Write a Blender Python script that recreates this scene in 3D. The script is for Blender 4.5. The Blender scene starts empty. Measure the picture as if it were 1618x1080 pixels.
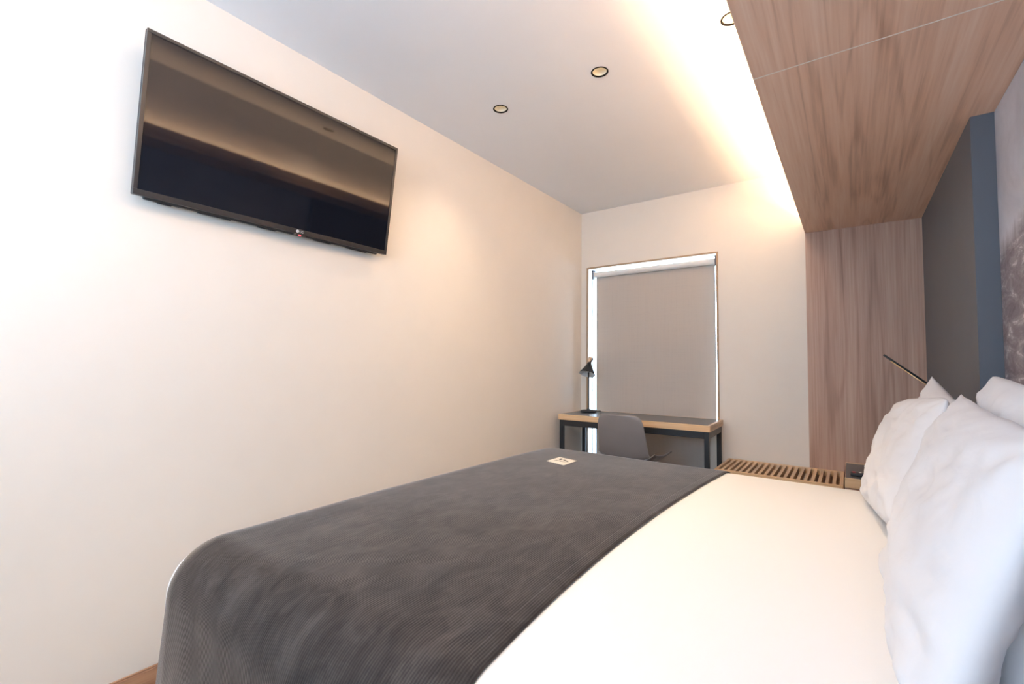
import bpy, bmesh, math, random
from mathutils import Vector, Matrix, noise
PI = math.pi
S = bpy.context.scene
C = S.collection
random.seed(7)

# ------------------------------------------------------------------ camera, world, light, exposure
def camera():
    yaw, pitch, roll, f = 0.632221, 0.047922, 0.010171, 729.46
    fw = Vector((-math.sin(yaw)*math.cos(pitch), math.cos(yaw)*math.cos(pitch), math.sin(pitch)))
    r0 = Vector((math.cos(yaw), math.sin(yaw), 0)); u0 = r0.cross(fw)
    r = r0*math.cos(roll) + u0*math.sin(roll); u = r.cross(fw)
    cd = bpy.data.cameras.new('camera'); co = bpy.data.objects.new('camera', cd); C.objects.link(co)
    cd.sensor_fit = 'HORIZONTAL'; cd.sensor_width = 36; cd.lens = 36*f/1618; cd.clip_start = .02
    m = Matrix((r, u, -fw)).transposed().to_4x4(); m.translation = (0, 0, 1.15)
    co.matrix_world = m; S.camera = co
camera()
S.view_settings.view_transform = 'Standard'; S.view_settings.look = 'None'
S.view_settings.gamma = 1; S.view_settings.use_curve_mapping = False
S.view_settings.exposure = 0.12

w = bpy.data.worlds.new('world'); S.world = w; w.use_nodes = True
bg = w.node_tree.nodes['Background']; bg.inputs[0].default_value = (.62, .80, 1, 1); bg.inputs[1].default_value = 5.0

def area(name, loc, rot, sx, sy, power, col, spread=PI):
    l = bpy.data.lights.new(name, 'AREA'); l.shape = 'RECTANGLE'; l.size = sx; l.size_y = sy
    l.energy = power; l.color = col; l.spread = spread
    o = bpy.data.objects.new(name, l); o.location = loc; o.rotation_euler = rot; C.objects.link(o); return o
DAY = (.66, .83, 1.0); WARM = (1.0, .66, .37); SPOTC = (1.0, .76, .50)
# daylight outside the desk window (shines in, -Y)
area('desk_window_daylight', (-1.32, 4.35, 1.3), (-PI/2, 0, 0), 1.3, 1.9, 45, DAY)
# added cool uplight behind the camera, tilted up to brighten ceiling and upper wall
area('rear_cool_uplight', (-.70, -1.50, 1.62), (PI/2+1.05, 0, -.05), 1.0, .8, 46, (.46, .70, 1.0))
# added cool fill behind the camera on the headboard side, shines -X and up
area('side_cool_fill', (.56, -.78, 1.46), (0, PI/2+.75, 0), .9, 1.0, 5, DAY)
# the cove strip behind the lip of the timber soffit
area('cove_strip_light', (-.163, 1.05, 2.079), (PI, 0, 0), .032, 5.1, 53, WARM)

# ------------------------------------------------------------------ helpers
def setp(o, label=None, cat=None, group=None, kind=None):
    if label: o['label'] = label
    if cat: o['category'] = cat
    if group: o['group'] = group
    if kind: o['kind'] = kind
    return o
def thing(name, label, cat, loc=(0, 0, 0), rotz=0, group=None, kind=None):
    o = bpy.data.objects.new(name, None); C.objects.link(o); o.location = loc; o.rotation_euler = (0, 0, rotz)
    o.empty_display_size = .05
    return setp(o, label, cat, group, kind)
def obj(name, bm, m, parent=None, smooth=False, kind=None, bevel=0, loc=None, rot=None):
    me = bpy.data.meshes.new(name)
    bmesh.ops.recalc_face_normals(bm, faces=bm.faces[:])
    bm.to_mesh(me); bm.free()
    if smooth:
        me.polygons.foreach_set('use_smooth', [True]*len(me.polygons))
    me.materials.append(m)
    o = bpy.data.objects.new(name, me); C.objects.link(o)
    if parent: o.parent = parent
    if loc: o.location = loc
    if rot: o.rotation_euler = rot
    if kind: o['kind'] = kind
    if bevel:
        b = o.modifiers.new('bevel', 'BEVEL'); b.width = bevel; b.segments = 3; b.limit_method = 'ANGLE'
        if not smooth: b.harden_normals = False
    return o
def add_box(bm, x0, x1, y0, y1, z0, z1):
    vs = [bm.verts.new((x, y, z)) for x in (x0, x1) for y in (y0, y1) for z in (z0, z1)]
    for f in ((0,1,3,2),(4,6,7,5),(0,4,5,1),(2,3,7,6),(0,2,6,4),(1,5,7,3)):
        bm.faces.new([vs[i] for i in f])
def box(*a):
    bm = bmesh.new()
    if isinstance(a[0], (tuple, list)):
        for b in a: add_box(bm, *b)
    else: add_box(bm, *a)
    return bm
def add_tube(bm, pts, rad, n=12, cap=True):
    pts = [Vector(p) for p in pts]; rads = rad if isinstance(rad, (list, tuple)) else [rad]*len(pts)
    rings = []; prev = None
    for i, p in enumerate(pts):
        d = (pts[min(i+1, len(pts)-1)] - pts[max(i-1, 0)]).normalized()
        if prev is None:
            a = d.cross(Vector((0, 0, 1)))
            if a.length < .01: a = d.cross(Vector((1, 0, 0)))
        else: a = prev - d*prev.dot(d)
        a.normalize(); prev = a; b = d.cross(a)
        rings.append([bm.verts.new(p + (a*math.cos(2*PI*k/n) + b*math.sin(2*PI*k/n))*rads[i]) for k in range(n)])
    for r0, r1 in zip(rings, rings[1:]):
        for k in range(n): bm.faces.new((r0[k], r0[(k+1) % n], r1[(k+1) % n], r1[k]))
    if cap: bm.faces.new(rings[0]); bm.faces.new(rings[-1])
def tube(pts, rad, n=12, cap=True):
    bm = bmesh.new(); add_tube(bm, pts, rad, n, cap); return bm
def lathe(prof, n=40, bm=None, mat=None):
    bm = bm or bmesh.new(); rings = []
    M = mat or Matrix()
    for r, z in prof:
        if r < 1e-6: rings.append([bm.verts.new(M @ Vector((0, 0, z)))])
        else: rings.append([bm.verts.new(M @ Vector((r*math.cos(2*PI*k/n), r*math.sin(2*PI*k/n), z))) for k in range(n)])
    for a, b in zip(rings, rings[1:]):
        for k in range(n):
            k2 = (k+1) % n
            if len(a) == 1 and len(b) == 1: continue
            if len(a) == 1: bm.faces.new((a[0], b[k], b[k2]))
            elif len(b) == 1: bm.faces.new((a[k], a[k2], b[0]))
            else: bm.faces.new((a[k], a[k2], b[k2], b[k]))
    return bm
def grid(fn, nu, nv, uvfn=None):
    bm = bmesh.new(); V = [[bm.verts.new(fn(i/nu, j/nv)) for j in range(nv+1)] for i in range(nu+1)]
    uv = bm.loops.layers.uv.new('UVMap') if uvfn else None
    for i in range(nu):
        for j in range(nv):
            f = bm.faces.new((V[i][j], V[i+1][j], V[i+1][j+1], V[i][j+1]))
            if uv:
                for l, (a, b) in zip(f.loops, ((i, j), (i+1, j), (i+1, j+1), (i, j+1))): l[uv].uv = uvfn(a/nu, b/nv)
    return bm

# ------------------------------------------------------------------ materials
class NT:
    def __init__(s, name):
        s.m = bpy.data.materials.new(name); s.m.use_nodes = True; s.t = s.m.node_tree
        s.p = s.t.nodes['Principled BSDF']
    def n(s, typ, **kw):
        nd = s.t.nodes.new(typ)
        for k, v in kw.items():
            if k.startswith('i_'):
                key = k[2:].replace('_', ' '); nd.inputs[int(key) if key.isdigit() else key].default_value = v
            else: setattr(nd, k, v)
        return nd
    def l(s, a, b): s.t.links.new(a, b)
    def coords(s, scale=(1, 1, 1), src='Object'):
        tc = s.n('ShaderNodeTexCoord'); mp = s.n('ShaderNodeMapping'); mp.inputs['Scale'].default_value = scale
        s.l(tc.outputs[src], mp.inputs[0]); return mp.outputs[0]
    def noise(s, vec, scale, detail=3, rough=.5, dist=0):
        nd = s.n('ShaderNodeTexNoise'); nd.inputs['Scale'].default_value = scale; nd.inputs['Detail'].default_value = detail
        nd.inputs['Roughness'].default_value = rough; nd.inputs['Distortion'].default_value = dist; s.l(vec, nd.inputs['Vector']); return nd.outputs[0]
    def ramp(s, fac, stops):
        r = s.n('ShaderNodeValToRGB'); e = r.color_ramp.elements
        while len(e) < len(stops): e.new(.5)
        for el, (p, c) in zip(e, stops): el.position = p; el.color = (*c, 1)
        s.l(fac, r.inputs[0]); return r.outputs[0]
    def math(s, op, a, b=None, c=None):
        nd = s.n('ShaderNodeMath', operation=op)
        for i, v in enumerate((a, b, c)):
            if v is None: continue
            if isinstance(v, (int, float)): nd.inputs[i].default_value = v
            else: s.l(v, nd.inputs[i])
        return nd.outputs[0]
    def bump(s, h, strength, dist):
        b = s.n('ShaderNodeBump'); b.inputs['Strength'].default_value = strength; b.inputs['Distance'].default_value = dist
        s.l(h, b.inputs['Height']); s.l(b.outputs[0], s.p.inputs['Normal'])
def plain(name, col, rough=.5, metal=0, spec=.5, bump=None, var=.03):
    t = NT(name); t.p.inputs['Roughness'].default_value = rough; t.p.inputs['Metallic'].default_value = metal
    t.p.inputs['Specular IOR Level'].default_value = spec
    v = t.coords(); n = t.noise(v, 9, 4)
    t.l(t.ramp(n, [(.3, tuple(c*(1-var) for c in col)), (.7, tuple(min(1, c*(1+var)) for c in col))]), t.p.inputs['Base Color'])
    if bump: t.bump(t.noise(v, bump[0], 3), bump[1], bump[2])
    return t.m
def wood(name, along, dark, mid, light, ring=9.0, across=7.0, rough=.45):
    """grain along axis 'along' (0,1,2)"""
    t = NT(name); sc = [across]*3; sc[along] = across*.062
    v = t.coords(tuple(sc))
    n1 = t.noise(v, .55, 2.5, .45, .25)
    rings = t.math('SINE', t.math('MULTIPLY', n1, ring*6.28))
    rings = t.math('MULTIPLY_ADD', rings, .5, .5)
    sc2 = [120]*3; sc2[along] = 2.6
    v2 = t.coords(tuple(sc2)); fib = t.noise(v2, 1.0, 4, .6)
    sc3 = [11]*3; sc3[along] = .5
    v3 = t.coords(tuple(sc3)); band = t.noise(v3, 1.0, 3, .55)
    line = t.math('POWER', rings, 9)
    sc4 = [30]*3; sc4[along] = .8
    mid_ = t.noise(t.coords(tuple(sc4)), 1.0, 3, .6)
    x = t.math('MULTIPLY_ADD', line, -.085, t.math('MULTIPLY_ADD', fib, .34, t.math('MULTIPLY_ADD', mid_, .34, t.math('MULTIPLY', band, .36))))
    t.l(t.ramp(x, [(.33, dark), (.50, mid), (.68, light)]), t.p.inputs['Base Color'])
    t.p.inputs['Roughness'].default_value = rough; t.p.inputs['Specular IOR Level'].default_value = .35
    t.bump(fib, .12, .001)
    return t.m
def emis(name, col, st):
    t = NT(name); t.p.inputs['Base Color'].default_value = (*col, 1)
    t.p.inputs['Emission Color'].default_value = (*col, 1); t.p.inputs['Emission Strength'].default_value = st; return t.m

M_wall = plain('painted_plaster', (.82, .76, .685), .55, bump=(60, .05, .002), var=.008)
M_ceil = plain('ceiling_paint', (.85, .86, .885), .7, var=.005)
WD, WM, WL = (.54, .33, .235), (.78, .52, .385), (.87, .65, .52)
M_soff = wood('soffit_walnut', 1, WD, WM, WL, ring=12)
M_panel = wood('panel_walnut', 2, (.33, .195, .145), (.50, .32, .24), (.62, .44, .35), ring=9)
M_oakX = wood('oak_edge_grain_x', 0, (.62, .38, .20), (.76, .52, .30), (.84, .62, .40), across=14)
M_oakY = wood('oak_edge_grain_y', 1, (.52, .34, .21), (.66, .47, .32), (.76, .57, .41), across=14)
M_trim = plain('oak_window_trim', (.46, .31, .19), .5)
M_base = wood('skirting_wood', 1, (.30, .14, .08), (.45, .24, .14), (.56, .33, .2), across=10)
M_slate = plain('slate_paint', (.118, .128, .148), .5, var=.02)
M_edge = plain('pale_joint', (.88, .82, .76), .5)
M_black = plain('black_powder_coat', (.020, .021, .024), .42)
M_desktop = plain('grey_desk_laminate', (.10, .105, .112), .28)
M_tvb = plain('tv_bezel_plastic', (.035, .031, .030), .28)
M_tvd = plain('tv_back_plastic', (.03, .03, .032), .5)
M_chair = plain('grey_shell_plastic', (.23, .21, .21), .42)
M_white = plain('white_plastic', (.8, .79, .77), .4)
M_shadein = plain('lamp_shade_lining', (.75, .75, .74), .5)
M_brass = plain('brass', (.75, .55, .3), .3, metal=1)
M_alu = plain('roller_tube_vinyl', (.82, .81, .79), .45)
M_bracket = plain('dark_bracket', (.10, .10, .12), .5)
M_frame = plain('white_window_frame', (.8, .82, .85), .4)
M_card = plain('cream_card', (.82, .78, .70), .6)
M_ink = plain('dark_ink', (.05, .06, .055), .6)
M_red = plain('red_button', (.75, .03, .05), .4)
M_ledr = emis('red_standby_light', (1, .06, .08), 2.5)
M_logo = plain('silver_print', (.75, .75, .76), .4)
M_lamp = emis('lamp_glow', (1, .86, .62), 1.6)
M_ring = plain('black_trim_ring', (.012, .010, .009), .8, spec=.1)
M_refl = plain('cream_reflector', (.86, .77, .62), .35)
M_blind = None
def mk_blind():
    t = NT('blind_fabric'); v = t.coords((1, 1, 1))
    a = t.noise(t.coords((220, 220, 3)), 1, 2); b = t.noise(t.coords((3, 3, 220)), 1, 2)
    x = t.math('ADD', a, b)
    t.l(t.ramp(x, [(.7, (.50, .45, .41)), (1.3, (.53, .48, .435))]), t.p.inputs['Base Color'])
    t.p.inputs['Roughness'].default_value = .8; t.bump(x, .1, .0006)
    return t.m
M_blind = mk_blind()
def mk_screen():
    t = NT('tv_glass'); t.p.inputs['Base Color'].default_value = (.006, .007, .012, 1)
    t.p.inputs['Roughness'].default_value = .045; t.p.inputs['IOR'].default_value = 1.43
    return t.m
M_screen = mk_screen()
def mk_glass():
    t = NT('window_glass'); t.p.inputs['Base Color'].default_value = (.95, .98, 1, 1)
    t.p.inputs['Roughness'].default_value = 0; t.p.inputs['Transmission Weight'].default_value = 1; t.p.inputs['IOR'].default_value = 1.01
    return t.m
M_glass = mk_glass()
def mk_floor():
    t = wood('floor_boards', 1, (.34, .24, .16), (.47, .34, .24), (.58, .44, .32), across=5); return t
M_floor = mk_floor()
def mk_cotton():
    t = NT('white_cotton'); t.p.inputs['Base Color'].default_value = (.75, .75, .775, 1)
    t.p.inputs['Roughness'].default_value = .85; t.p.inputs['Specular IOR Level'].default_value = .2
    v = t.coords((1, 1, 1)); h = t.noise(v, 5, 4, .55, 1.2)
    t.bump(h, .35, .010); return t.m
M_cotton = mk_cotton()
def mk_duvet():
    t = NT('white_duvet_cotton'); t.p.inputs['Base Color'].default_value = (.87, .865, .86, 1)
    t.p.inputs['Roughness'].default_value = .85; t.p.inputs['Specular IOR Level'].default_value = .2
    t.bump(t.noise(t.coords(), 4, 3, .5, .6), .2, .008); return t.m
M_duvet = mk_duvet()
def mk_blanket():
    t = NT('charcoal_corduroy'); tc = t.n('ShaderNodeTexCoord'); sp = t.n('ShaderNodeSeparateXYZ'); t.l(tc.outputs['UV'], sp.inputs[0])
    rib = t.math('SINE', t.math('MULTIPLY', sp.outputs[0], 2*PI/.0062))
    rib = t.math('MULTIPLY_ADD', rib, .5, .5)
    mp = t.n('ShaderNodeMapping'); mp.inputs['Scale'].default_value = (6.0, 4.0, 1); t.l(tc.outputs['UV'], mp.inputs[0])
    big = t.noise(mp.outputs[0], 2.2, 5, .62, .6)
    mp2 = t.n('ShaderNodeMapping'); mp2.inputs['Scale'].default_value = (60, 9, 1); t.l(tc.outputs['UV'], mp2.inputs[0])
    fine = t.noise(mp2.outputs[0], 1.5, 4, .6)
    x = t.math('MULTIPLY_ADD', big, .66, t.math('MULTIPLY_ADD', rib, .12, t.math('MULTIPLY', fine, .26)))
    t.l(t.ramp(x, [(.33, (.021, .018, .018)), (.5, (.043, .037, .035)), (.68, (.084, .073, .067))]), t.p.inputs['Base Color'])
    t.p.inputs['Roughness'].default_value = .9; t.p.inputs['Specular IOR Level'].default_value = .15
    t.p.inputs['Sheen Weight'].default_value = .75; t.p.inputs['Sheen Roughness'].default_value = .3
    t.p.inputs['Sheen Tint'].default_value = (.95, .85, .78, 1)
    hem = t.math('MINIMUM', t.math('MULTIPLY', t.math('ABSOLUTE', t.math('ADD', sp.outputs[0], .585)), 300), 1)
    t.bump(t.math('MULTIPLY_ADD', hem, 1.5, t.math('ADD', rib, fine)), .35, .0015); return t.m
M_blanket = mk_blanket()
def mk_mural():
    t = NT('mountain_mural_print'); tc = t.n('ShaderNodeTexCoord'); sp = t.n('ShaderNodeSeparateXYZ'); t.l(tc.outputs['Object'], sp.inputs[0])
    y, z = sp.outputs[1], sp.outputs[2]
    ridge = t.noise(t.coords((0, 3.2, 0)), 1.0, 5, .62)
    edge = t.math('SUBTRACT', t.math('MULTIPLY_ADD', ridge, .55, 1.33), z)           # >0 inside the mountain
    inside = t.math('SMOOTHSTEP' if False else 'MULTIPLY', t.math('MAXIMUM', edge, 0), 14); inside = t.math('MINIMUM', inside, 1)
    tex = t.noise(t.coords((0, 9, 22)), 1.0, 8, .72, .6)
    streak = t.noise(t.coords((0, 5, 20)), 1.0, 5, .6, 1.6)
    sky = t.ramp(t.noise(t.coords((0, 2.2, 3.2)), 1.0, 6, .6, .5), [(.25, (.42, .41, .46)), (.5, (.58, .57, .63)), (.75, (.76, .75, .81))])
    rock = t.ramp(tex, [(.30, (.15, .12, .135)), (.48, (.26, .22, .24)), (.57, (.36, .32, .34)), (.64, (.72, .68, .70))])
    mx = t.n('ShaderNodeMix', data_type='RGBA'); t.l(inside, mx.inputs['Factor']); t.l(sky, mx.inputs[6]); t.l(rock, mx.inputs[7])
    t.l(mx.outputs[2], t.p.inputs['Base Color']); t.p.inputs['Roughness'].default_value = .6; return t.m
M_mural = mk_mural()

# ------------------------------------------------------------------ dimensions (metres; camera above the origin at 1.15)
XL, YB, H = -1.921, 3.66, 2.5         # left wall, window wall, ceiling
YR, XR = -1.45, .428                  # rear wall, headboard wall
XP, YP = .364, 2.27                   # pier face, pier edge
ZS, XS = 2.052, -.229                 # timber soffit underside and lip
WX0, WX1, WZ0, WZ1 = -1.864, -.782, .10, 2.006

# ------------------------------------------------------------------ structure
def st(name, bm, m, parent=None, **k):
    o = obj(name, bm, m, parent, **k)
    if not parent: o['kind'] = 'structure'
    return o
st('floor', box(XL-.1, XR+.1, YR-.1, YB+.16, -.08, 0), M_floor)
st('wall_left', box(XL-.1, XL, YR-.1, YB, 0, H), M_wall)
st('wall_back', box((XL-.1, WX0, YB, YB+.16, 0, H), (WX1, XR+.1, YB, YB+.16, 0, H),
                    (WX0, WX1, YB, YB+.16, WZ1, H), (WX0, WX1, YB, YB+.16, 0, WZ0)), M_wall)
SY0, SY1, SZ0, SZ1 = -1.30, -.26, .95, 2.0
st('wall_right', box((XR, XR+.1, YR-.1, SY0, 0, H), (XR, XR+.1, SY1, YB, 0, H), (XR, XR+.1, SY0, SY1, 0, SZ0), (XR, XR+.1, SY0, SY1, SZ1, H)), M_wall)
RX0, RX1, RZ0, RZ1 = -1.72, -.24, 1.0, 2.28
st('wall_rear', box((XL, RX0, YR-.1, YR, 0, H), (RX1, XR, YR-.1, YR, 0, H), (RX0, RX1, YR-.1, YR, RZ1, H), (RX0, RX1, YR-.1, YR, 0, RZ0)), M_wall)
st('wall_pier', box(XP, XR, YP, YB, 0, ZS), M_slate)
mur = obj('wall_mural', box(XR-.003, XR, SY1+.05, YP-.004, .1, ZS-.002), M_mural); mur['kind'] = 'structure'
mur['label'] = 'black and white mountain mural on the headboard wall'

LIGHTS = [(-1.469, 1.882), (-.906, 1.900), (-.345, 1.894)]
LR = .0375
def ceiling():
    cu = bpy.data.curves.new('c', 'CURVE'); cu.dimensions = '2D'; cu.fill_mode = 'BOTH'; cu.extrude = .03
    def spl(pts):
        s = cu.splines.new('POLY'); s.points.add(len(pts)-1); s.use_cyclic_u = True
        for p, q in zip(s.points, pts): p.co = (q[0], q[1], 0, 1)
    spl([(XL-.1, YR-.1), (XR+.1, YR-.1), (XR+.1, YB+.16), (XL-.1, YB+.16)])
    for x, y in LIGHTS: spl([(x+LR*math.cos(2*PI*k/40), y+LR*math.sin(2*PI*k/40)) for k in range(40)])
    o = bpy.data.objects.new('tmp', cu); C.objects.link(o)
    me = bpy.data.meshes.new_from_object(o); bpy.data.objects.remove(o)
    me.name = 'ceiling'; me.materials.clear(); me.materials.append(M_ceil)
    c = bpy.data.objects.new('ceiling', me); C.objects.link(c); c.location = (0, 0, H+.03); c['kind'] = 'structure'
ceiling()
# plaster bulkhead above the soffit
st('ceiling_bulkhead', box(-.115, XR, YR, YB, ZS+.02, H), M_ceil)
# timber soffit: lined panels with a pale joint, upturned lip, light channel
sof = thing('trim_1', None, None, (0, 0, 0), kind='structure'); sof['label'] = 'walnut soffit over the bed with an upturned lip'
for y0, y1 in ((YR, -.9), (-.895, 1.5805), (1.5855, YB)):
    obj('panel', box(XS, XR if y0 < YP-.8 and y1 < YP else XR, y0, y1, ZS, ZS+.018), M_soff, sof)
for yj in (-.900, 1.5805): obj('joint_strip', box(XS+.001, XR, yj, yj+.005, ZS-.0002, ZS+.018), M_edge, sof)
obj('lip', box(XS, XS+.014, YR, YB, ZS+.018, 2.128), M_soff, sof)
obj('light_channel', box(-.190, -.136, YR+.02, YB-.02, ZS+.018, 2.077), M_white, sof)
# timber panel on the window wall
pn = obj('trim_2', box(XS, XP, YB-.012, YB, 0, ZS), M_panel); pn['kind'] = 'structure'; pn['label'] = 'tall walnut panel on the window wall'
st('baseboard_left', box((XL, XL+.012, YR, YB, 0, .118), (XL, XL+.007, YR, YB, .118, .124)), M_base, bevel=.0015)
st('baseboard_back', box((XL+.012, WX0-.02, YB-.012, YB, 0, .10), (WX1+.02, XS, YB-.012, YB, 0, .10)), M_base)

# desk window
win = thing('window_1', None, None, (0, 0, 0), kind='structure'); win['label'] = 'desk window with thin oak trim around the opening'
t_ = .013
for b in ((WX0-.001, WX0+t_, YB-.008, YB+.004, WZ0, WZ1), (WX1-t_, WX1+.001, YB-.008, YB+.004, WZ0, WZ1),
          (WX0+t_, WX1-t_, YB-.008, YB+.004, WZ1-t_, WZ1+.001), (WX0+t_, WX1-t_, YB-.008, YB+.004, WZ0, WZ0+t_)):
    obj('trim_board', box(*b), M_trim, win)
fr = bmesh.new()
add_box(fr, WX0, WX0+.012, YB+.10, YB+.14, WZ0, WZ1); add_box(fr, WX1-.012, WX1, YB+.10, YB+.14, WZ0, WZ1)
add_box(fr, WX0+.012, WX1-.012, YB+.10, YB+.14, WZ1-.012, WZ1); add_box(fr, WX0+.012, WX1-.012, YB+.10, YB+.14, WZ0, WZ0+.02)
obj('window_frame', fr, M_frame, win)
obj('pane', box(WX0+.013, WX1-.013, YB+.117, YB+.121, WZ0+.02, WZ1-.013), M_glass, win)
# unseen rear window, added as an opening for the cool uplight
w2 = thing('rear_window_added', None, None, (0, 0, 0), kind='structure')
fr = bmesh.new()
for b in ((RX0, RX0+.04, RZ0, RZ1), (RX1-.04, RX1, RZ0, RZ1), (RX0+.04, RX1-.04, RZ1-.04, RZ1), (RX0+.04, RX1-.04, RZ0, RZ0+.04)):
    add_box(fr, b[0], b[1], YR-.07, YR-.03, b[2], b[3])
obj('window_frame', fr, M_frame, w2)
w3 = thing('side_window_added', None, None, (0, 0, 0), kind='structure')  # unseen side window, added to go with the side fill light
fr = bmesh.new()
for b in ((SY0, SY0+.04, SZ0, SZ1), (SY1-.04, SY1, SZ0, SZ1), (SY0+.04, SY1-.04, SZ1-.04, SZ1), (SY0+.04, SY1-.04, SZ0, SZ0+.04)):
    add_box(fr, XR+.03, XR+.07, b[0], b[1], b[2], b[3])
obj('window_frame', fr, M_frame, w3)

# ------------------------------------------------------------------ roller blind
bl = thing('roller_blind', 'warm grey roller blind pulled down over the window behind the desk', 'blind', (-1.27, YB+.045, 1.945))
bx0, bx1 = -1.812+1.27, -.812+1.27
obj('fabric', box(bx0+.006, bx1-.004, -.0205+.041, .0217, -1.79, .0), M_blind, bl)
obj('roller', tube([(bx0, 0, 0), (bx1, 0, 0)], .024, 28), M_alu, bl, smooth=False)
obj('bottom_bar', box(bx0+.006, bx1-.004, .018, .030, -1.81, -1.785), M_alu, bl, bevel=.003)
for s in (0, 1):
    xa = bx0-.016 if s == 0 else bx1+.003
    obj('bracket', box((xa, xa+.008, -.022, .022, -.038, .036), (xa-.004, xa+.020 if s == 0 else xa+.008, -.022, .022, .032, .037)), M_bracket, bl, bevel=.001)

# ------------------------------------------------------------------ television
Bt, Tp = Vector((-1.86, 0, 1.688)), Vector((-1.788, 0, 2.211))
up = (Tp-Bt).normalized(); ex = Vector((0, 1, 0)); nn = ex.cross(up)            # nn points into the room (+x)
if nn.x < 0: nn = -nn
tv = thing('television', 'large black flat television hung tilted on the white left wall', 'television')
tv.matrix_world = Matrix((( -ex.x, up.x, nn.x, Bt.x), (ex.y, up.y, nn.y, .9615), (ex.z, up.z, nn.z, Bt.z), (0, 0, 0, 1)))
# local frame: X along the wall (towards the window), Y up the screen, Z out into the room
HW, TH = .506, .528
obj('housing', box((-HW, HW, 0, TH, -.022, -.006),), M_tvd, tv, bevel=.003)
bz = bmesh.new(); e = .012
add_box(bz, -HW, HW, 0, .019, -.006, .002); add_box(bz, -HW, HW, TH-e, TH, -.006, .002)
add_box(bz, -HW, -HW+e, .019, TH-e, -.006, .002); add_box(bz, HW-e, HW, .019, TH-e, -.006, .002)
obj('bezel', bz, M_tvb, tv, bevel=.0012)
obj('screen', box(-HW+e, HW-e, .019, TH-e, -.005, -.0008), M_screen, tv)
hb = bmesh.new(); add_box(hb, -HW*.93, HW*.93, -.006, TH*.75, -.040, -.022)
obj('rear_cover', hb, M_tvd, tv, bevel=.006)
for x0, x1 in ((-.43, -.39), (-.31, -.20), (-.10, -.03), (.14, .22), (.30, .41)): obj('vent', box(x0, x1, -.009, -.004, -.036, -.026), M_black, tv)
obj('sensor_tab', box(.035, .085, -.010, .001, -.012, .001), M_tvb, tv, bevel=.003)
obj('standby_light', box(.052, .062, -.0085, -.0045, .0008, .0022), M_ledr, tv)
def text_mesh(name, s, size, m, parent, loc, rot=(0, 0, 0), ext=.0003):
    cu = bpy.data.curves.new('t', 'FONT'); cu.body = s; cu.size = size; cu.extrude = ext; cu.align_x = 'LEFT'
    o = bpy.data.objects.new('t', cu); C.objects.link(o); me = bpy.data.meshes.new_from_object(o); bpy.data.objects.remove(o)
    me.materials.clear(); me.materials.append(m); me.name = name
    o = bpy.data.objects.new(name, me); C.objects.link(o); o.parent = parent; o.location = loc; o.rotation_euler = rot; return o
lg = lathe([(0, .0005), (.0062, .0005), (.0062, 0)], 28, mat=Matrix.Translation((.046, .0095, .002)))
obj('emblem', lg, M_logo, tv)
eb = bmesh.new(); add_box(eb, .0455, .0465, .006, .013, .0026, .0029); add_box(eb, .0455, .0490, .006, .0070, .0026, .0029)
add_box(eb, .0425, .0437, .0105, .0117, .0026, .0029)
obj('emblem_mark', eb, M_tvb, tv)
text_mesh('lettering', 'LG', .0135, M_logo, tv, (.055, .0047, .0022))
# wall bracket: arms from the rear cover to the wall
mi = tv.matrix_world.inverted()
def loc_pts(*ps): return [mi @ Vector(p) for p in ps]
for yy in (.80, 1.12):
    for zz, xx in ((1.80, -1.885), (2.08, -1.835)): obj('bracket_arm', tube(loc_pts((XL+.004, yy, zz), (xx, yy, zz)), .012, 8), M_black, tv)
wp = bmesh.new()
v = [wp.verts.new(mi @ Vector(p)) for x in (XL, XL+.005) for p in ((x, .74, 1.76), (x, 1.18, 1.76), (x, 1.18, 2.12), (x, .74, 2.12))]
for f in ((0,1,2,3),(7,6,5,4),(0,4,5,1),(1,5,6,2),(2,6,7,3),(3,7,4,0)): wp.faces.new([v[i] for i in f])
obj('wall_plate', wp, M_black, tv)

# ------------------------------------------------------------------ recessed downlights
def downlight(x, y, label):
    t = thing('downlight', label, 'ceiling light', (x, y, H), group='recessed downlights in the ceiling')
    obj('trim_ring', lathe([(LR-.0040, .004), (LR-.0040, -.0015), (LR-.001, -.0028), (LR+.0025, -.0015), (LR+.0025, -.0001), (LR-.0005, -.0001), (LR-.0005, .004), (LR-.004, .004)], 40), M_ring, t, smooth=True)
    obj('reflector', lathe([(LR-.0045, .003), (LR-.006, .012), (.026, .034), (.021, .050)], 40), M_refl, t, smooth=True)
    obj('can', lathe([(LR-.0005, .004), (LR-.0005, .062), (0, .062)], 32), M_ring, t)
    obj('lens', lathe([(0, .0495), (.0205, .0495), (.0205, .051), (0, .051)], 32), M_lamp, t)
    l = bpy.data.lights.new('downlight_lamp', 'SPOT'); l.energy = 23; l.color = SPOTC; l.spot_size = math.radians(110); l.spot_blend = 1.0; l.shadow_soft_size = .012
    o = bpy.data.objects.new('downlight_lamp', l); C.objects.link(o); o.location = (x, y, H+.004)
    return t
lb = ['black-rimmed recessed downlight nearest the wall with the television', 'lit black-rimmed recessed downlight in the middle of the ceiling row',
      'black-rimmed recessed downlight partly hidden by the timber soffit edge']
for (x, y), s in zip(LIGHTS, lb): downlight(x, y, s)

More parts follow.
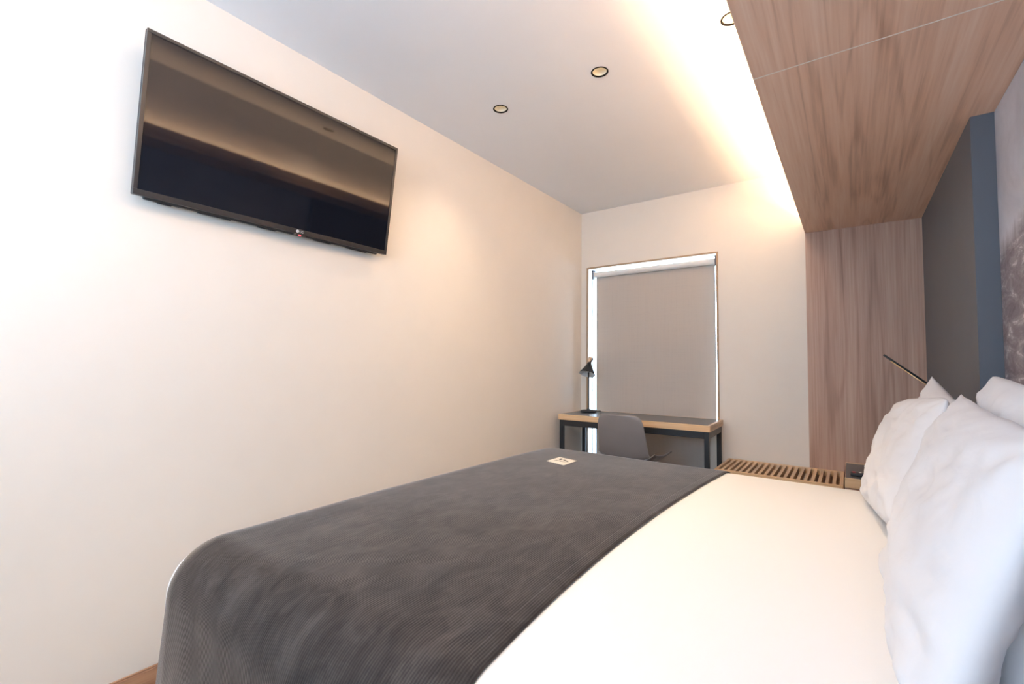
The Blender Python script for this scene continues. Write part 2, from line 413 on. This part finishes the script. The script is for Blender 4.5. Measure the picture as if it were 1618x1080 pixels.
# ------------------------------------------------------------------ bed
BX0, BX1, BY0, BY1, BZ, BR = -1.500, .355, .645, 2.48, .614, .135
bed = thing('bed', 'wide double bed with its head against the slate pier and mural', 'bed', ((BX0+BX1)/2, (BY0+BY1)/2, 0))
cx, cy = (BX0+BX1)/2, (BY0+BY1)/2
hx, hy = (BX1-BX0)/2, (BY1-BY0)/2
obj('mattress', box(-hx-.05, hx, -hy-.05, hy+.05, .30, BZ-.012), M_duvet, bed, bevel=.05)
obj('bed_base', box(-hx+.03, hx, -hy+.03, hy-.03, .06, .30), M_slate, bed, bevel=.01)
for sx in (-1, 1):
    for sy in (-1, 1):
        obj('leg', box(sx*(hx-.14)-.03, sx*(hx-.14)+.03, sy*(hy-.16)-.03, sy*(hy-.16)+.03, 0, .06), M_black, bed)
def drape(a, b, off=0.0, r=BR, flare=.03, wave=0.0, seed=0.0, corner=0.0):
    px = min(max(a, BX0), BX1+1); py = min(max(b, BY0), BY1)
    e = Vector((a-px, b-py)); L = e.length
    crown = .011*math.sin(PI*(py-BY0)/(BY1-BY0)) + .004*noise.noise(Vector((a*2.2, b*2.2, seed)))
    R = r+off
    if L < 1e-6: return Vector((a, b, BZ+off+crown))
    d = e/L; q = R*PI/2
    if L < q:
        ph = L/R; hz, dz = R*math.sin(ph), R*(1-math.cos(ph))
    else:
        hz, dz = R+flare*(L-q), R+(L-q)
        k = min(1, (L-q)/.25)
        s = a if abs(d.y) > abs(d.x) else b
        hz += wave*k*(.5+.5*math.sin(s*13+seed*3+2*noise.noise(Vector((s*3, 0, seed)))))
    cr = 2*min(abs(d.x), abs(d.y))
    hz += corner*cr*math.sin(PI*min(1, L/(1.7*q)))
    return Vector((px+d.x*hz, py+d.y*hz, BZ+off+crown*max(0, 1-L/q)-dz))
def cloth(name, a0, a1, b0, b1, m, na, nb, off, thick, **k):
    def fn(u, v):
        a, b = a0+(a1-a0)*u, b0+(b1-b0)*v
        if name == 'bed_throw':
            q = min(1.1, ((b-1.3)/(.68 if b < 1.3 else 1.22))**2); a += (.032 if b < 1.3 else .045)*q*u**3
        return drape(a, b, off, **k)
    bm = grid(fn, na, nb, lambda u, v: (a0+(a1-a0)*u, b0+(b1-b0)*v))
    o = obj(name, bm, m, None, smooth=True)
    s = o.modifiers.new('thickness', 'SOLIDIFY'); s.thickness = thick; s.offset = -1
    return o
dv = cloth('duvet', BX0-.42, .35, BY0-.42, BY1+.42, M_duvet, 110, 150, .012, .008, wave=.008, seed=1.3, corner=.012)
setp(dv, 'plain white duvet spread over the bed beneath the pillows', 'duvet')
bk = cloth('bed_throw', BX0-.15, -.545, BY0-.52, BY1+.44, M_blanket, 90, 200, .020, .006, wave=.014, seed=4.2, flare=.05)
setp(bk, 'charcoal grey corduroy throw laid across the foot of the bed', 'blanket')

# card with a brushed mark on the throw
cz = max(drape(x, y, .020, seed=4.2).z for x in (-1.30, -1.236, -1.17) for y in (2.05, 2.14, 2.22))+.0008
cd = thing('card', 'small cream card with a brushed dark mark lying on the charcoal throw', 'card', (-1.236, 2.140, cz))
bm = bmesh.new(); cw = ((-.062, -.050), (-.060, .080), (.062, .054), (.061, -.086))
lo = [bm.verts.new((*p, 0)) for p in cw]; hi = [bm.verts.new((*p, .0012)) for p in cw]
bm.faces.new(lo); bm.faces.new(hi)
for k in range(4): bm.faces.new((lo[k], lo[(k+1) % 4], hi[(k+1) % 4], hi[k]))
obj('sheet', bm, M_card, cd)
def stroke(bm, pts, ws, z):
    P = [Vector((*p, 0)) for p in pts]; L_, R_ = [], []
    for i, p in enumerate(P):
        d = (P[min(i+1, len(P)-1)]-P[max(i-1, 0)]).normalized(); nrm = Vector((-d.y, d.x, 0))
        L_.append(bm.verts.new((p.x+nrm.x*ws[i], p.y+nrm.y*ws[i], z))); R_.append(bm.verts.new((p.x-nrm.x*ws[i], p.y-nrm.y*ws[i], z)))
    for i in range(len(P)-1): bm.faces.new((L_[i], L_[i+1], R_[i+1], R_[i]))
bm = bmesh.new()
stroke(bm, [(-.030, -.027), (-.024, -.004), (-.010, -.010), (.005, -.016), (.025, -.013), (.041, -.002)], [.005, .005, .003, .0028, .003, .002], .0016)
stroke(bm, [(-.006, .030), (.004, .024), (.017, .014), (.042, -.003)], [.003, .006, .006, .002], .0018)
stroke(bm, [(-.030, .051), (-.022, .032), (-.018, .013)], [.004, .010, .004], .0020)
obj('mark', bm, M_ink, cd)

# ------------------------------------------------------------------ pillows
def pillow_mesh(W, Hh, T, seed, nu=72, nv=52, slump=.12, sag=0.0, rnd=0.0, rtop=1.0, ear=1.0):
    """local: X = width, Y = height (0 = centre), Z = thickness"""
    bm = bmesh.new(); sides = []
    def outline(u, v):
        q = rnd*(u*u*v*v)**3*(1 if v < 0 else rtop); x = u*W/2*(1-.055*ear*(1-v*v)-.16*q); y = v*Hh/2*(1-.07*ear*(1-u*u)-.22*q) - sag*Hh*(1-abs(u)**1.7)*(v > 0)*v
        y += .006*noise.noise(Vector((u*2.5, v*2, seed+9)))*abs(v); x += .004*noise.noise(Vector((v*2.5, u*2, seed+4)))*abs(u)
        return x, y
    for s in (1, -1):
        g = []
        for i in range(nu+1):
            row = []
            uu = -1+2*i/nu; uu = math.sin(uu*PI/2)*.55+uu*.45
            for j in range(nv+1):
                vv = -1+2*j/nv; vv = math.sin(vv*PI/2)*.55+vv*.45
                x, y = outline(uu, vv)
                prof = max(0, (1-abs(uu)**3))**.52*max(0, (1-abs(vv)**2.6))**.52
                z = T/2*prof*(1-slump*vv)
                # creases fanning from the corners and the seams
                edge = 1-prof
                cr = 0
                for cxn, cyn in ((-1, -1), (1, -1), (-1, 1), (1, 1)):
                    dx, dy = uu-cxn, vv-cyn; rr = math.hypot(dx, dy); an = math.atan2(dy, dx)
                    cr += math.exp(-(rr/.75)**2)*math.sin(an*9+seed*2+cxn)*.5
                n1 = noise.noise(Vector((uu*1.6+seed, vv*2.4, s*3.1)))
                n2 = 1-2*abs(noise.noise(Vector((uu*2.1+vv*1.2+seed, vv*3.4-uu*1.1, s*5.2+seed))))
                n3 = 1-2*abs(noise.noise(Vector((uu*5+vv*2+seed, vv*7-uu*2, s*5.2-seed))))
                k = min(1, prof*2.2)
                z += k*min(1, prof*1.6)*(cr*.010 + n1*.008 + n2*.009 + n3*.0025)
                row.append(bm.verts.new((x, y, s*max(z, .001 if prof > 0 else 0.0))))
            g.append(row)
        sides.append(g)
    for s, g in enumerate(sides):
        for i in range(nu):
            for j in range(nv):
                bm.faces.new((g[i][j], g[i+1][j], g[i+1][j+1], g[i][j+1]))
    bmesh.ops.remove_doubles(bm, verts=bm.verts[:], dist=.0008)
    return bm
def pillow(label, cyy, xb, zb, W, Hh, T, lean, twist, roll, seed, **k):
    """stands on its long edge: bottom centre at (xb, cyy, zb), leaning back to +x by 'lean'"""
    o = obj('pillow', pillow_mesh(W, Hh, T, seed, **k), M_cotton, None, smooth=True)
    # local X -> -Y... width along world Y, local Y -> up, local Z -> towards the foot (-x)
    base = Matrix(((0, 0, -1), (-1, 0, 0), (0, 1, 0))).to_4x4()
    m = Matrix.Translation((xb, cyy, zb)) @ Matrix.Rotation(twist, 4, 'Z') @ Matrix.Rotation(lean, 4, 'Y') @ Matrix.Rotation(roll, 4, 'X') @ Matrix.Translation((0, 0, Hh/2)) @ base
    o.matrix_world = m
    setp(o, label, 'pillow', 'white pillows standing against the headboard wall')
    return o
R = math.radians
pillow('white pillow at the back, far side, its pointed corner against the slate wall', 2.07, .153, .628, .70, .455, .09, R(13), R(4), R(9.5), 1.0, ear=.5)
pillow('white pillow in front, far side of the bed, bulging over the duvet', 2.03, .068, .648, .70, .425, .10, R(17), R(4), R(-5), 2.7, rnd=.4, ear=.4)
pillow('white pillow at the back, near side, its corner in front of the mural', 1.305, .180, .642, .74, .485, .10, R(12), R(0), R(4), 4.4, ear=.4, rnd=.15)
pillow('white pillow in front, near side, closest to the camera', 1.20, .076, .640, .78, .46, .115, R(17), R(-1), R(1.3), 6.1, rnd=.8, rtop=0, ear=.7)

# ------------------------------------------------------------------ desk
dk = thing('desk', 'narrow desk with oak edge and black steel frame under the window', 'desk', (-1.315, 3.42, 0), R(1.5))
dx0, dx1, dy0, dy1 = -.562, .562, -.222, .222
obj('top_panel', box(dx0+.018, dx1-.018, dy0+.018, dy1-.018, .722, .7605), M_desktop, dk)
for b in ((dx0, dx1, dy0, dy0+.018), (dx0, dx1, dy1-.018, dy1)): obj('edge_band', box(b[0], b[1], b[2], b[3], .718, .760), M_oakX, dk, bevel=.001)
for b in ((dx0, dx0+.018), (dx1-.018, dx1)): obj('edge_band', box(b[0], b[1], dy0+.018, dy1-.018, .718, .760), M_oakY, dk, bevel=.001)
f = .03
obj('frame_rail', box(dx0+.008+f, dx1-.008-f, dy0+.008, dy0+.008+f, .672, .718), M_black, dk, bevel=.0015)
obj('frame_rail', box(dx0+.008+f, dx1-.008-f, dy1-.008-f, dy1-.008, .672, .718), M_black, dk, bevel=.0015)
obj('frame_rail', box(dx0+.008, dx0+.008+f, dy0+.008+f, dy1-.008-f, .672, .718), M_black, dk, bevel=.0015)
obj('frame_rail', box(dx1-.008-f, dx1-.008, dy0+.008+f, dy1-.008-f, .672, .718), M_black, dk, bevel=.0015)
for x in (dx0+.008, dx1-.008-f):
    for y in (dy0+.008, dy1-.008-f): obj('leg', box(x, x+f, y, y+f, 0, .718), M_black, dk, bevel=.0015)

# ------------------------------------------------------------------ desk lamp
lp = thing('desk_lamp', 'black desk lamp with a cone shade and oak neck on the desk', 'lamp', (-1.752, 3.47, .7605))
obj('base', lathe([(0, 0), (.062, 0), (.066, .004), (.066, .012), (.061, .018), (.018, .021), (.012, .028), (0, .028)], 40), M_black, lp, smooth=True)
obj('pole', tube([(0, 0, .02), (0, 0, .375), (.002, 0, .40), (.008, 0, .416)], .0065, 14), M_black, lp, smooth=True)
# shade tilts towards the camera-left
tl = Matrix.Translation((-.008, -.01, .312)) @ Matrix.Rotation(R(-24), 4, 'X')
obj('shade', lathe([(.066, 0), (.064, .008), (.024, .078), (.017, .098), (.015, .104), (0, .104)], 40, mat=tl), M_black, lp, smooth=True)
obj('shade_lining', lathe([(.0655, .0005), (.062, .008), (.022, .077), (.012, .095), (0, .098)], 40, mat=tl), M_shadein, lp, smooth=True)
obj('bulb', lathe([(0, .012), (.012, .016), (.019, .03), (.017, .045), (.011, .058), (0, .062)], 20, mat=tl), M_white, lp, smooth=True)
obj('neck', lathe([(0, -.004), (.0150, -.004), (.0150, .002), (.0138, .046), (.011, .049), (0, .049)], 24, mat=Matrix.Translation(tl @ Vector((0, 0, .104))) @ Matrix.Rotation(R(9), 4, 'Y')), M_oakY, lp, smooth=True)
obj('hinge', tube([(.010, 0, .400), (.022, .012, .425), (.022, .036, .440), (.004, .042, .446)], .0045, 10), M_black, lp, smooth=True)
cable = [(.03, .03, .004), (.06, .10, .003), (.03, .16, .003), (-.02, .176, .001)]
obj('cable', tube(cable, .0025, 8), M_black, lp, smooth=True)

# ------------------------------------------------------------------ chair
ch = thing('chair', 'grey plastic shell chair with pale legs tucked under the desk', 'chair', (-1.245, 3.12, 0), R(-3))
def shell(u, v):
    # u across -1..1, v along: 0 = top of back, 1 = front of seat
    u = u*2-1
    prof = [(-.215, .822), (-.195, .72), (-.170, .62), (-.145, .535), (-.115, .485), (-.06, .462), (.02, .455), (.12, .460), (.185, .475), (.215, .472)]
    k = v*(len(prof)-1); i = min(int(k), len(prof)-2); t = k-i
    y = prof[i][0]*(1-t)+prof[i+1][0]*t; z = prof[i][1]*(1-t)+prof[i+1][1]*t
    if v < .42:
        q = v/.42; hw = .160+.030*q
        if v < .09: hw *= .74+.26*math.sqrt(max(0, 1-(1-v/.09)**2))
    else:
        q = (v-.42)/.58; hw = .190+.035*math.sin(PI*min(1, q*.9)); 
        if q > .8: hw *= 1-.12*((q-.8)/.2)**2
    a = abs(u)**2.4
    if v < .42: y += a*.030; 
    lift = .095*a*max(0, min(1, (v-.30)/.2))*(1-.4*max(0, (v-.8)/.2))
    return Vector((u*hw, y, z+lift))
o = obj('shell', grid(shell, 28, 54), M_chair, ch, smooth=True)
sb = o.modifiers.new('sub', 'SUBSURF'); sb.levels = 1; sb.render_levels = 1
sd = o.modifiers.new('thickness', 'SOLIDIFY'); sd.thickness = .007; sd.offset = 0
for sx in (-1, 1):
    for sy in (-1, 1):
        obj('leg', tube([(sx*.13, sy*.12+.01, .455), (sx*.155, sy*.15+.01, .40), (sx*.205, sy*.205+.01, 0)], [.016, .016, .011], 14), M_white, ch, smooth=True)
obj('seat_support', box((-.14, .14, -.12, -.09, .425, .447), (-.14, .14, .10, .13, .425, .447), (-.015, .015, -.10, .11, .425, .445)), M_white, ch, bevel=.003)

# ------------------------------------------------------------------ slatted bench
bn = thing('slatted_bench', 'low oak bench with a slatted top beside the desk', 'bench', (-.375, 3.44, 0))
b0, b1, c0, c1 = -.345, .330, -.240, .205
obj('rail', box(b0, b1, c1-.03, c1, .455, .490), M_oakX, bn, bevel=.001); obj('rail', box(b0, b1, c0, c0+.022, .455, .490), M_oakX, bn, bevel=.001)
ns = 20; pitch = (b1-b0-.017)/(ns-1); me = None
for k in range(ns):
    x = b0+k*pitch
    if me is None:
        s = obj('slat', box(0, .017, c0+.022, c1-.03, .455, .490), M_oakY, bn); me = s.data
    else:
        s = bpy.data.objects.new('slat', me); C.objects.link(s); s.parent = bn
    s.location = (x, 0, 0)
for x in (b0, b1-.035):
    for y in (c0+.002, c1-.037): obj('leg', box(x, x+.035, y, y+.035, 0, .455), M_oakY, bn, bevel=.001)
obj('under_shelf', box(b0+.005, .10, c0+.005, c1-.005, .30, .318), M_oakX, bn)

# ------------------------------------------------------------------ nightstand and remote
nsd = thing('nightstand', 'oak nightstand with a grey inset top between the bench and the slate wall', 'nightstand', (.163, 3.385, 0))
n0, n1, m0, m1 = -.200, .198, -.262, .258
obj('top_panel', box(n0+.004, n1-.004, m0+.014, m1-.010, .53, .548), M_desktop, nsd)
obj('rim', box(n0, n1, m0, m0+.014, .50, .552), M_oakX, nsd, bevel=.001); obj('rim', box(n0, n1, m1-.010, m1, .50, .552), M_oakX, nsd, bevel=.001)
obj('body', box(n0, n1, m0+.014, m1-.010, .10, .53), M_panel, nsd, bevel=.002)
obj('drawer', box(n0+.012, n1-.012, m0-.004, m0+.013, .30, .495), M_panel, nsd, bevel=.002)
obj('plinth', box(n0+.02, n1-.02, m0+.03, m1-.03, 0, .10), M_black, nsd)
rc = thing('remote_control', 'black remote control with a red button lying on the nightstand', 'remote control', (.075, 3.235, .5482), R(-1))
obj('case', box(-.085, .085, -.022, .022, .001, .018), M_black, rc, bevel=.005)
obj('button', lathe([(0, .0205), (.008, .0205), (.0085, .017), (0, .017)], 20, mat=Matrix.Translation((-.070, .008, 0))), M_red, rc)
for k in range(7):
    r_ = obj('button', box(-.006, .006, -.006, .006, 0, .003), M_white, rc, loc=(-.043+.0175*k+(.004 if k else 0), .008, .0178), bevel=.001)
for k in range(7):
    obj('button', box(-.006, .006, -.003, .003, 0, .002), M_tvd, rc, loc=(-.043+.0175*k, -.010, .0178))

# ------------------------------------------------------------------ reading light on the pier
rl = thing('reading_light', 'slim black and brass reading light arm sticking out above the pillows', 'lamp', (XP, 2.6, 1.0))
obj('wall_plate', lathe([(0, 0), (.03, 0), (.03, .010), (.027, .013), (0, .013)], 32, mat=Matrix.Rotation(-PI/2, 4, 'Y')), M_black, rl, smooth=True)
obj('arm', tube([(-.010, 0, .004), (-.235, 0, .1985), (-.245, 0, .207)], .0045, 14), M_black, rl, smooth=True)
obj('light_strip', tube([(-.012, -.001, -.002), (-.222, -.001, .181)], .0022, 10), M_brass, rl, smooth=True)
